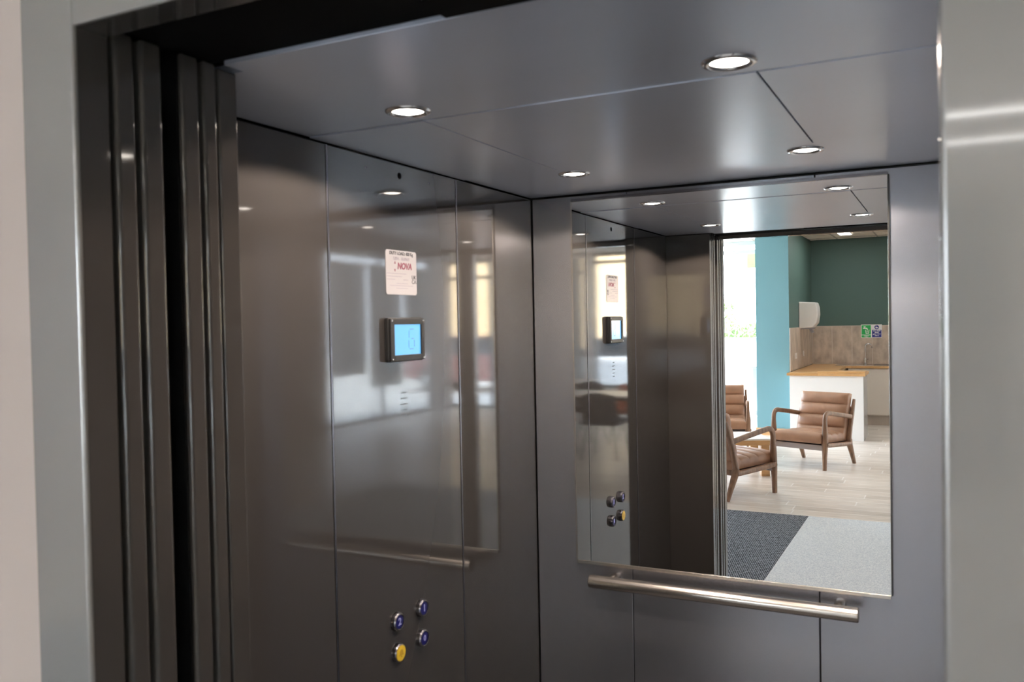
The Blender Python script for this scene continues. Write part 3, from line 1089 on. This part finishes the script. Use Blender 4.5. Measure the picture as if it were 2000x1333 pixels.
# ================================================================== COFFEE TABLE
ta = thing('coffee_table', 'low coffee table with a pale top and oak block legs between the armchairs', 'table', (-1.02, -5.62, 0), math.radians(-25))
obox('tabletop', 'white_lam', -0.42, 0.42, -0.30, 0.30, 0.385, 0.405, ta, bevel=0.003)
bm = bmesh.new()
for b_ in ((-0.43, 0.43, -0.31, -0.285), (-0.43, 0.43, 0.285, 0.31), (-0.43, -0.405, -0.285, 0.285), (0.405, 0.43, -0.285, 0.285)):
    box(bm, *b_, 0.335, 0.388)
link('apron', bm, 'oak', ta, bevel=0.003)
for sx in (-1, 1):
    for sy in (-1, 1):
        obox('leg', 'oak', sx * 0.37 - 0.045, sx * 0.37 + 0.045, sy * 0.24 - 0.045, sy * 0.24 + 0.045, 0, 0.385, ta, bevel=0.004)

# ================================================================== KITCHENETTE
TZ0, TZ1 = 0.885, 0.920
pe = thing('kitchen_peninsula', 'white fronted kitchen peninsula with a grey end panel', 'kitchen unit', (0, 0, 0))
obox('front_panel', 'white_lam', -0.80, 0.160, -8.618, -8.60, 0.0, TZ0, pe, bevel=0.002)
obox('end_panel', 'grey_lam', 0.142, 0.162, -9.20, -8.618, 0.0, TZ0, pe, bevel=0.002)['label'] = 'grey glossy end panel'
obox('carcass', 'white_lam', -0.80, 0.142, -9.18, -8.618, 0.10, TZ0 - 0.002, pe)
obox('back_panel', 'cream_lam', -0.80, 0.142, -9.198, -9.18, 0.10, TZ0 - 0.004, pe)
wt = thing('worktop', 'L-shaped oak block worktop across the peninsula and the sink run', 'worktop', (0, 0, 0))
bm = bmesh.new()
prism(bm, [(-0.836, -8.575), (0.185, -8.575), (0.185, -9.215), (-0.25, -9.215), (-0.25, -10.49), (1.74, -10.49), (1.74, -11.106), (-0.822, -11.106),
           (-0.822, -8.84), (-0.836, -8.84)],
      TZ0, TZ1, lambda u, v, w: (u, v, w))
link('slab', bm, 'worktop', wt, bevel=0.002)
cb = thing('chopping_board', 'oak board lying on the peninsula worktop', 'board', (-0.13, -8.70, TZ1))
bm = bmesh.new()
box(bm, -0.30, 0.315, -0.20, 0.12, 0.0005, 0.026)
link('board', bm, 'worktop', cb, bevel=0.002)
# sink run
for i_, (x0, x1) in enumerate(((-0.22, 0.38), (0.38, 0.98), (0.98, 1.58))):
    su = thing('base_cabinet', ['cream kitchen base cabinet right beside the peninsula gap', 'second cream base cabinet from the peninsula', 'third cream base cabinet from the peninsula'][i_], 'cabinet', (x0, -10.52, 0), group='cream base cabinets of the sink run')
    obox('carcass', 'cream_lam', 0.002, x1 - x0 - 0.002, -0.56, 0.0, 0.15, TZ0 - 0.002, su)
    obox('door', 'cream_lam', 0.004, x1 - x0 - 0.004, 0.001, 0.020, 0.165, TZ0 - 0.012, su, bevel=0.002)
    obox('plinth', 'plinth', 0.0, x1 - x0, -0.05, -0.032, 0.0, 0.15, su)
cs = thing('corner_cabinet', 'cream cabinet run along the dark green side wall', 'cabinet', (0, 0, 0))
obox('carcass', 'cream_lam', -0.80, -0.26, -11.09, -9.22, 0.12, TZ0 - 0.002, cs)
obox('plinth', 'plinth', -0.80, -0.30, -11.09, -9.22, 0.0, 0.12, cs)
# steel sink and drainer
sk = thing('sink', 'steel sink and drainer set in the worktop below the signs', 'sink', (0, 0, 0))
bm = bmesh.new()
prism(bm, round_rect(-0.42, 0.62, -11.06, -10.55, 0.03), TZ1 + 0.0005, TZ1 + 0.006, lambda u, v, w: (u, v, w))
link('drainer', bm, 'steel', sk, bevel=0.002)
bm = bmesh.new()
prism(bm, round_rect(0.14, 0.54, -10.98, -10.62, 0.05), TZ1 + 0.0062, TZ1 + 0.0075, lambda u, v, w: (u, v, w))
link('bowl', bm, 'ring_steel', sk)
tp = thing('tap', 'chrome swan neck tap standing at the sink', 'tap', (-0.008, -11.0, TZ1 + 0.006))
bm = bmesh.new()
lathe(bm, [(0.0, 0.0), (0.030, 0.0), (0.030, 0.012), (0.020, 0.022), (0.018, 0.05), (0.024, 0.062), (0.024, 0.085), (0.013, 0.10), (0.0, 0.10)], 24)
link('base', bm, 'chrome', tp)
pts = [(0, 0, 0.09), (0, 0, 0.22)]
for k in range(13):
    a = PI - PI * 1.12 * k / 12
    pts.append((0.052 + 0.052 * math.cos(a), 0.0, 0.275 + 0.052 * math.sin(a)))
bm = bmesh.new()
sweep(bm, pts, (0.013, 0.013), 14, 2.0, up=Vector((0, 1, 0)))
link('spout', bm, 'chrome', tp)
bm = bmesh.new()
sweep(bm, [(0.018, 0.01, 0.072), (0.05, 0.03, 0.082)], (0.006, 0.006), 10)
link('lever', bm, 'chrome', tp)

# tiled splashback
bsp = struct(obox('trim_4', 'grout', KX + 0.001, 1.75, LY0 + 0.001, LY0 + 0.006, TZ1 + 0.0005, 1.548), 'brown stone tile splashback behind the sink', 'trim')
bm = bmesh.new()
x = KX + 0.012
while x < 1.74:
    box(bm, x + 0.005, min(x + 0.301, 1.745), LY0 + 0.006, LY0 + 0.0085, TZ1 + 0.008, 1.540)
    x += 0.306
link('tiles', bm, 'stone_tile', bsp, smooth=0)
bs2 = struct(obox('trim_5', 'grout', KX + 0.001, KX + 0.006, -11.108, -8.86, TZ1 + 0.0005, 1.548), 'brown stone tile splashback on the dark green side wall', 'trim')
bm = bmesh.new()
y = -11.10
while y < -8.87:
    box(bm, KX + 0.006, KX + 0.012, y + 0.0015, min(y + 0.5985, -8.862), TZ1 + 0.008, 1.540)
    y += 0.60
link('tiles', bm, 'stone_tile', bs2, smooth=0)
obox('edge_trim', 'white_trim', KX + 0.001, KX + 0.013, -8.861, -8.846, TZ1 + 0.0005, 1.55, bs2)['label'] = 'white edge strip'

# paper towel dispenser
pt = thing('towel_dispenser', 'white wall mounted paper towel dispenser on the dark green side wall', 'dispenser', (KX, -9.88, 1.73))
prof = [(0.0, -0.20), (0.20, -0.19), (0.255, -0.12), (0.275, 0.0), (0.270, 0.11), (0.245, 0.19), (0.0, 0.205)]
bm = bmesh.new()
prism(bm, prof, -0.16, 0.16, lambda u, v, w: (u + 0.002, w, v))
link('cover', bm, 'white_plastic', pt, bevel=0.016, seg=4)
bm = bmesh.new()
box(bm, 0.03, 0.20, -0.13, 0.13, -0.212, -0.196)
link('outlet', bm, 'grey_plastic', pt, bevel=0.003)
bm = bmesh.new()
prism(bm, [(0.13, -0.205), (0.175, -0.205), (0.20, -0.265), (0.16, -0.275)], -0.04, 0.04, lambda u, v, w: (u, w, v))
link('lever', bm, 'grey_plastic', pt, bevel=0.003)


def socket(y, z, n, label):
    t = thing('wall_socket', label, 'socket', (KX + 0.012, y, z), group='white sockets on the tiled side wall')
    half = 0.074 if n == 2 else 0.043
    bm = bmesh.new()
    prism(bm, round_rect(-half, half, -0.043, 0.043, 0.005), 0.0005, 0.010, lambda u, v, w: (w, u, v))
    link('plate', bm, 'white_plastic', t, bevel=0.002)
    for k in range(n):
        uu = (-0.036 + 0.072 * k) if n == 2 else 0.0
        bm = bmesh.new()
        box(bm, 0.010, 0.0105, uu - 0.003, uu + 0.003, 0.002, 0.012)
        box(bm, 0.010, 0.0105, uu - 0.014, uu - 0.008, -0.016, -0.011)
        box(bm, 0.010, 0.0105, uu + 0.008, uu + 0.014, -0.016, -0.011)
        link('pin_holes', bm, 'black', t, smooth=0)
        bm = bmesh.new()
        box(bm, 0.010, 0.013, uu - 0.006, uu + 0.006, 0.020, 0.032)
        link('switch', bm, 'white_plastic', t, bevel=0.001)


socket(-9.33, 1.13, 2, 'white double wall socket on the tiles nearer the teal wall end')
socket(-10.07, 1.135, 1, 'white single wall socket on the tiles under the towel dispenser')

# signs above the sink
G = WALL_KITCHEN_FRAME
sg = thing('sign', 'green and white drinking water sign on the tiles above the tap', 'sign', (0.0045, LY0 + 0.012, 1.4535))
plate('sign_board', 'sign_white', G, -0.078, 0.078, -0.107, 0.107, 0.0003, 0.003, sg)
plate('sign_field', 'sign_green', G, -0.070, 0.070, -0.055, 0.098, 0.003, 0.0034, sg)
plate('sign_field', 'sign_green', G, -0.070, 0.070, -0.100, -0.064, 0.003, 0.0034, sg)
text_mesh('lettering', 'Drinking', 0.021, 'sign_white', G, 0, -0.0755, 0.0035, sg, bold=0.0006)
text_mesh('lettering', 'water', 0.021, 'sign_white', G, 0, -0.091, 0.0035, sg, bold=0.0006)
bm = bmesh.new()
Q = lambda u, v, w: G @ Vector((-u, v, w))      # drawn as seen in the mirror, so flip u
prism(bm, [(-0.048, 0.040), (-0.010, 0.040), (0.006, 0.034), (0.014, 0.022), (0.026, 0.022), (0.022, 0.042), (0.004, 0.058), (-0.048, 0.058)], 0.0034, 0.0038, Q)
prism(bm, [(-0.030, 0.058), (-0.018, 0.058), (-0.018, 0.068), (-0.030, 0.068)], 0.0034, 0.0038, Q)
prism(bm, [(-0.040, 0.068), (-0.008, 0.068), (-0.008, 0.078), (-0.040, 0.078)], 0.0034, 0.0038, Q)
prism(bm, [(-0.016, 0.024), (-0.008, 0.024), (0.000, -0.032), (0.032, -0.032), (0.040, 0.024), (0.048, 0.024), (0.039, -0.042), (-0.007, -0.042)], 0.0034, 0.0038, Q)
for k in range(4):
    u_ = 0.004 + k * 0.0075
    prism(bm, [(u_, 0.018), (u_ + 0.003, 0.018), (u_ + 0.003, -0.026), (u_, -0.026)], 0.0034, 0.0038, Q)
link('pictogram', bm, 'sign_white', sg, smooth=0)

sg = thing('sign', 'blue and white hand washing sign on the tiles beside the drinking water sign', 'sign', (0.161, LY0 + 0.012, 1.4535))
plate('sign_board', 'sign_white', G, -0.078, 0.078, -0.107, 0.107, 0.0003, 0.003, sg)
plate('sign_field', 'sign_blue', G, -0.070, 0.070, -0.098, 0.020, 0.003, 0.0034, sg)
for k, s_ in enumerate(('Wash your', 'hands', 'before using', 'a sink')):
    text_mesh('lettering', s_, 0.026 if k != 2 else 0.023, 'sign_white', G, 0, 0.005 - 0.026 * k, 0.0035, sg, bold=0.0009)
bm = bmesh.new()
prism(bm, [(0.034 * math.cos(a * PI / 16), 0.063 + 0.034 * math.sin(a * PI / 16)) for a in range(32)], 0.003, 0.0034, lambda u, v, w: G @ Vector((u, v, w)))
rd = link('roundel', bm, 'sign_blue', sg, smooth=0)
bm = bmesh.new()
prism(bm, [(-0.022, 0.060), (-0.008, 0.068), (0.010, 0.066), (0.022, 0.058), (0.016, 0.046), (0.002, 0.042), (-0.014, 0.046)], 0.0034, 0.0037, Q)
prism(bm, [(-0.018, 0.078), (-0.006, 0.074), (0.000, 0.084), (-0.010, 0.088)], 0.0034, 0.0037, Q)
link('pictogram', bm, 'sign_white', rd, smooth=0)


# linear ceiling luminaires of the lounge
def luminaire(x0, x1, y0, y1, label, power):
    t = thing('linear_luminaire', label, 'light', ((x0 + x1) / 2, (y0 + y1) / 2, LZ - 0.004), group='lit linear lights in the lounge ceiling')
    w, h = (x1 - x0) / 2, (y1 - y0) / 2
    bm = bmesh.new()
    for b_ in ((-w - 0.012, w + 0.012, -h - 0.012, -h), (-w - 0.012, w + 0.012, h, h + 0.012), (-w - 0.012, -w, -h, h), (w, w + 0.012, -h, h)):
        box(bm, *b_, -0.012, 0.002)
    link('frame', bm, 'white_trim', t, smooth=0)
    obox('diffuser', 'led', -w, w, -h, h, -0.008, 0.0, t)


luminaire(-0.29, -0.12, -10.30, -9.1, 'lit linear ceiling light over the kitchenette', 30)
luminaire(0.95, 2.15, -5.88, -5.72, 'lit linear ceiling light crossing before the lift, nearer row', 30)
luminaire(0.95, 2.15, -6.85, -6.69, 'lit linear ceiling light crossing before the lift, farther row', 30)
luminaire(-2.4, -1.2, -5.88, -5.72, 'lit linear ceiling light over the armchairs', 30)
luminaire(3.6, 4.8, -5.88, -5.72, 'lit linear ceiling light over the dining tables', 30)


# ================================================================== DINING SIDE (seen in the reflections)
def dining_chair(loc, rz, fab, label):
    t = thing('dining_chair', label, 'chair', loc, rz, 'dining chairs on the dining side')
    # shell seat with curved back, front to +y
    cushion('seat', 0.46, 0.46, 0.07, 1, 0.004, fab, t, (0, 0, 0), (0, 0.0, 0.455))
    bm = bmesh.new()
    rows = []
    for j in range(9):
        v = j / 8
        row_i, row_o = [], []
        for i in range(13):
            u = -1 + 2 * i / 12
            xx = u * (0.235 - 0.03 * v)
            yy = -0.20 + 0.10 * u * u - 0.09 * v
            zz = 0.45 + 0.38 * v * (1 - 0.12 * u * u)
            row_i.append(bm.verts.new((xx, yy, zz)))
            row_o.append(bm.verts.new((xx * 1.04, yy - 0.04, zz)))
        rows.append((row_i, row_o))
    for (a, b), (c, d) in zip(rows, rows[1:]):
        for i in range(12):
            bm.faces.new((a[i], a[i + 1], c[i + 1], c[i]))
            bm.faces.new((b[i + 1], b[i], d[i], d[i + 1]))
        bm.faces.new((a[0], c[0], d[0], b[0]))
        bm.faces.new((a[12], b[12], d[12], c[12]))
    a, b = rows[0]
    c, d = rows[-1]
    for i in range(12):
        bm.faces.new((a[i + 1], a[i], b[i], b[i + 1]))
        bm.faces.new((c[i], c[i + 1], d[i + 1], d[i]))
    link('backrest', bm, fab, t, smooth=60)
    for sx in (-1, 1):
        for sy in (-1, 1):
            bm = bmesh.new()
            sweep(bm, [(sx * 0.235, sy * 0.235, 0.0), (sx * 0.17, sy * 0.16, 0.43)], (0.011, 0.011), 10)
            link('leg', bm, 'dark_metal', t)
    return t


def dining_table(loc, label):
    t = thing('dining_table', label, 'table', loc, 0, 'dining tables on the dining side')
    obox('tabletop', 'white_lam', -0.70, 0.70, -0.40, 0.40, 0.725, 0.75, t, bevel=0.004)
    bm = bmesh.new()
    box(bm, -0.62, 0.62, -0.32, 0.32, 0.68, 0.724)
    link('underframe', bm, 'dark_metal', t)
    for sx in (-1, 1):
        for sy in (-1, 1):
            bm = bmesh.new()
            sweep(bm, [(sx * 0.66, sy * 0.36, 0.0), (sx * 0.60, sy * 0.30, 0.70)], (0.016, 0.016), 10)
            link('leg', bm, 'dark_metal', t)


dining_table((3.05, -6.75, 0), 'white topped dining table nearest the lift')
dining_table((4.6, -8.9, 0), 'white topped dining table by the far window')
c0 = dining_chair((2.62, -6.12, 0), PI, 'dark_fabric', 'black dining chair at the near table, backrest towards the lift')


def more_chair(loc, rz, fab, label):
    c = copy_tree(c0)
    c.location = loc
    c.rotation_euler = (0, 0, rz)
    c['label'] = label
    for ch in [x for x in sc.objects if x.parent == c]:
        if ch.name.startswith(('seat', 'backrest')):
            ch.data = ch.data.copy()
            ch.data.materials[0] = M[fab]
    return c


more_chair((3.35, -6.10, 0), PI - 0.1, 'orange', 'orange dining chair at the near table, backrest towards the lift')
more_chair((2.75, -7.42, 0), 0.05, 'orange', 'orange dining chair on the window side of the near table')
more_chair((3.45, -7.45, 0), -0.1, 'dark_fabric', 'black dining chair on the window side of the near table')
more_chair((4.3, -8.25, 0), PI, 'orange', 'orange dining chair at the table by the far window')
more_chair((4.95, -8.25, 0), PI, 'dark_fabric', 'black dining chair at the table by the far window')

# ================================================================== OUTSIDE
struct(obox('ground', 'paving', -30, 30, -40, -11.4, -0.3, -0.06), 'pale paving outside the windows', 'ground')
struct(obox('ground', 'paving', -30, -5.1, -11.4, 6, -0.3, -0.06), 'pale paving along the side of the lounge', 'ground')
struct(obox('ground', 'paving', 8.1, 30, -11.4, 6, -0.3, -0.06), 'pale paving beyond the dining side', 'ground')
struct(obox('wall_planter', 'white_wall', -9.0, -1.2, -16.6, -16.2, -0.06, 1.25), 'low white planter wall outside', 'wall')


def bush(loc, rx, ry, rz_, n, label, seed):
    rr = random.Random(seed)
    bm = bmesh.new()
    for k in range(n):
        while True:
            p = Vector((rr.uniform(-1, 1), rr.uniform(-1, 1), rr.uniform(-1, 1)))
            if p.length < 1:
                break
        p = p.normalized() * (0.55 + 0.45 * rr.random())
        q = Vector((p.x * rx, p.y * ry, (p.z + 1) * rz_))
        e = Euler((rr.uniform(0, 6), rr.uniform(0, 6), rr.uniform(0, 6))).to_matrix()
        s = rr.uniform(0.035, 0.08)
        vs = [bm.verts.new(q + e @ Vector(v)) for v in ((-s, 0, 0), (0, -s * 0.45, 0.01), (s, 0, 0), (0, s * 0.45, 0.01))]
        bm.faces.new(vs)
    t = thing('bush', label, 'bush', loc, group='bushes outside the window wall')
    link('foliage', bm, 'leaf', t, smooth=0)
    bm = bmesh.new()
    for k in range(6):
        a = k * 1.05
        sweep(bm, [(0, 0, 0.0), (rx * 0.5 * math.cos(a), ry * 0.5 * math.sin(a), rz_ * 1.2)], [(0.015, 0.015), (0.006, 0.006)], 6)
    link('stems', bm, 'walnut', t)


bush((-3.1, -17.0, 1.20), 0.8, 0.5, 0.20, 1300, 'low green bush on the planter wall outside the window', 1)
bush((-4.9, -17.0, 1.20), 0.7, 0.5, 0.32, 1200, 'second green bush on the planter wall outside', 2)
bush((-3.9, -18.2, 1.20), 0.30, 0.3, 0.55, 500, 'tall thin bush on the planter wall outside', 3)

lb = thing('litter_bin', 'blue grey outdoor litter bin beyond the window, beside the teal wall end', 'bin', (-1.75, -12.0, -0.06))
obox('body', 'bin', -0.20, 0.20, -0.20, 0.20, 0.10, 0.86, lb, bevel=0.01)
obox('lid', 'pole_grey', -0.24, 0.24, -0.24, 0.24, 0.86, 0.90, lb, bevel=0.008)
obox('plinth', 'frame_grey', -0.17, 0.17, -0.17, 0.17, 0.0, 0.10, lb)

po = thing('bent_post', 'bent grey metal post with a small pale blue sign outside the window', 'post', (-2.28, -12.4, -0.06))
bm = bmesh.new()
sweep(bm, [(0, 0, 0), (0, 0, 0.80), (-0.005, 0, 0.84), (-0.07, 0, 0.95), (-0.10, 0, 0.985)], (0.018, 0.018), 10, up=Vector((0, 1, 0)))
link('pole', bm, 'pole_grey', po)
obox('sign_plate', 'sign_pale', -0.175, -0.105, -0.01, 0.01, 0.92, 1.10, po, bevel=0.003)
sb = thing('sign_board', 'pale green board hanging outside near the top of the window wall', 'sign', (-1.74, -10.9, 2.55))
obox('board', 'sign_lime', -0.10, 0.10, -0.015, 0.015, 0.0, 0.24, sb, bevel=0.003)
bm = bmesh.new()
for sx in (-0.07, 0.07):
    sweep(bm, [(sx, 0, 0.23), (sx, 0, 0.46)], (0.004, 0.004), 8)
link('hangers', bm, 'dark_metal', sb)

bd = thing('building', 'warm yellow rendered building across the car park', 'building', (9.0, -27.0, -0.06))
obox('facade', 'facade', -7.0, 9.0, -6, 0, 0.0, 9.0, bd)
for i in range(5):
    for j in range(1):
        x = -5.0 + i * 2.8
        z = 5.6 + j * 3.2
        w_ = obox('window', 'frame_white', x, x + 1.3, -0.05, 0.04, z, z + 1.6, bd)
        obox('pane', 'car_glass', x + 0.08, x + 1.22, 0.04, 0.05, z + 0.08, z + 1.52, w_)
obox('roof', 'roof_slab', -7.3, 9.3, -6.3, 0.3, 9.0, 9.25, bd)


def car(loc, rz, paint, label):
    t = thing('car', label, 'car', loc, rz, 'cars parked outside the far window')
    # side outline, length along x, extruded across y
    out = [(-2.1, 0.35), (-2.12, 0.62), (-2.0, 0.86), (-1.35, 0.93), (-1.05, 0.96), (1.5, 0.96), (2.02, 0.88), (2.12, 0.62), (2.08, 0.35),
           (1.72, 0.30), (1.66, 0.52), (1.48, 0.66), (1.20, 0.66), (1.02, 0.52), (0.96, 0.28), (-0.92, 0.28), (-0.98, 0.52), (-1.16, 0.66), (-1.44, 0.66), (-1.62, 0.52), (-1.68, 0.30)]
    bm = bmesh.new()
    prism(bm, out, -0.86, 0.86, lambda u, v, w: (u, w, v))
    link('body', bm, paint, t, bevel=0.05, seg=3)
    bm = bmesh.new()
    prism(bm, [(-1.12, 0.955), (-0.45, 1.40), (0.75, 1.43), (1.60, 0.955)], -0.70, 0.70, lambda u, v, w: (u, w * (1.0 - 0.18 * (v - 0.955) / 0.47), v))
    link('windows', bm, 'car_glass', t, bevel=0.02)
    bm = bmesh.new()
    prism(bm, [(-0.52, 1.385), (-0.38, 1.43), (0.72, 1.455), (0.86, 1.405)], -0.60, 0.60, lambda u, v, w: (u, w, v))
    link('roof', bm, paint, t, bevel=0.015)
    for sx in (-1.30, 1.34):
        for sy in (-1, 1):
            bm = bmesh.new()
            lathe(bm, [(0.0, -0.09), (0.29, -0.09), (0.31, -0.06), (0.31, 0.06), (0.29, 0.09), (0.0, 0.09)], 28,
                  lambda r, h, c, s, sx=sx, sy=sy: (sx + r * c, sy * 0.77 + h, 0.31 + r * s))
            wh = link('wheel', bm, 'rubber', t)
            bm = bmesh.new()
            lathe(bm, [(0.0, 0.0), (0.19, 0.0), (0.19, -0.01)], 20, lambda r, h, c, s, sx=sx, sy=sy: (sx + r * c, sy * (0.862 + h * 0.2), 0.31 + r * s))
            link('hubcap', bm, 'pole_grey', wh)
    bm = bmesh.new()
    box(bm, 2.06, 2.125, -0.75, -0.45, 0.62, 0.76)
    box(bm, 2.06, 2.125, 0.45, 0.75, 0.62, 0.76)
    link('tail_lights', bm, 'car_red', t, bevel=0.01)


car((5.0, -15.0, -0.06), 0.05, 'car_white', 'silver white car parked nearest the far window')
car((6.4, -19.0, -0.06), -0.05, 'car_teal', 'pale teal car parked behind the silver car')
car((9.6, -16.0, -0.06), 0.08, 'car_red', 'dark red car parked at the far end of the row')
bush((7.0, -23.5, -0.06), 3.0, 0.6, 0.7, 2600, 'long green hedge in front of the yellow building', 5)

# outer roof so that the sun only reaches the outside
struct(obox('roof_slab', 'roof_slab', -5.3, 8.3, -11.5, 3.0, 3.37, 3.6), 'concrete roof slab over the lounge and lift', 'roof')
bm = bmesh.new()
box(bm, -5.2, -0.75, -0.1, 2.6, -0.1, 3.37)
box(bm, -5.2, 8.2, 3.0, 3.2, -0.1, 3.37)
box(bm, -5.2, 1.29, D + 0.3, 3.0, -0.1, 3.37)
struct(link('wall_rear_block', bm, 'roof_slab', smooth=0), 'solid building behind the lift-side wall', 'wall')
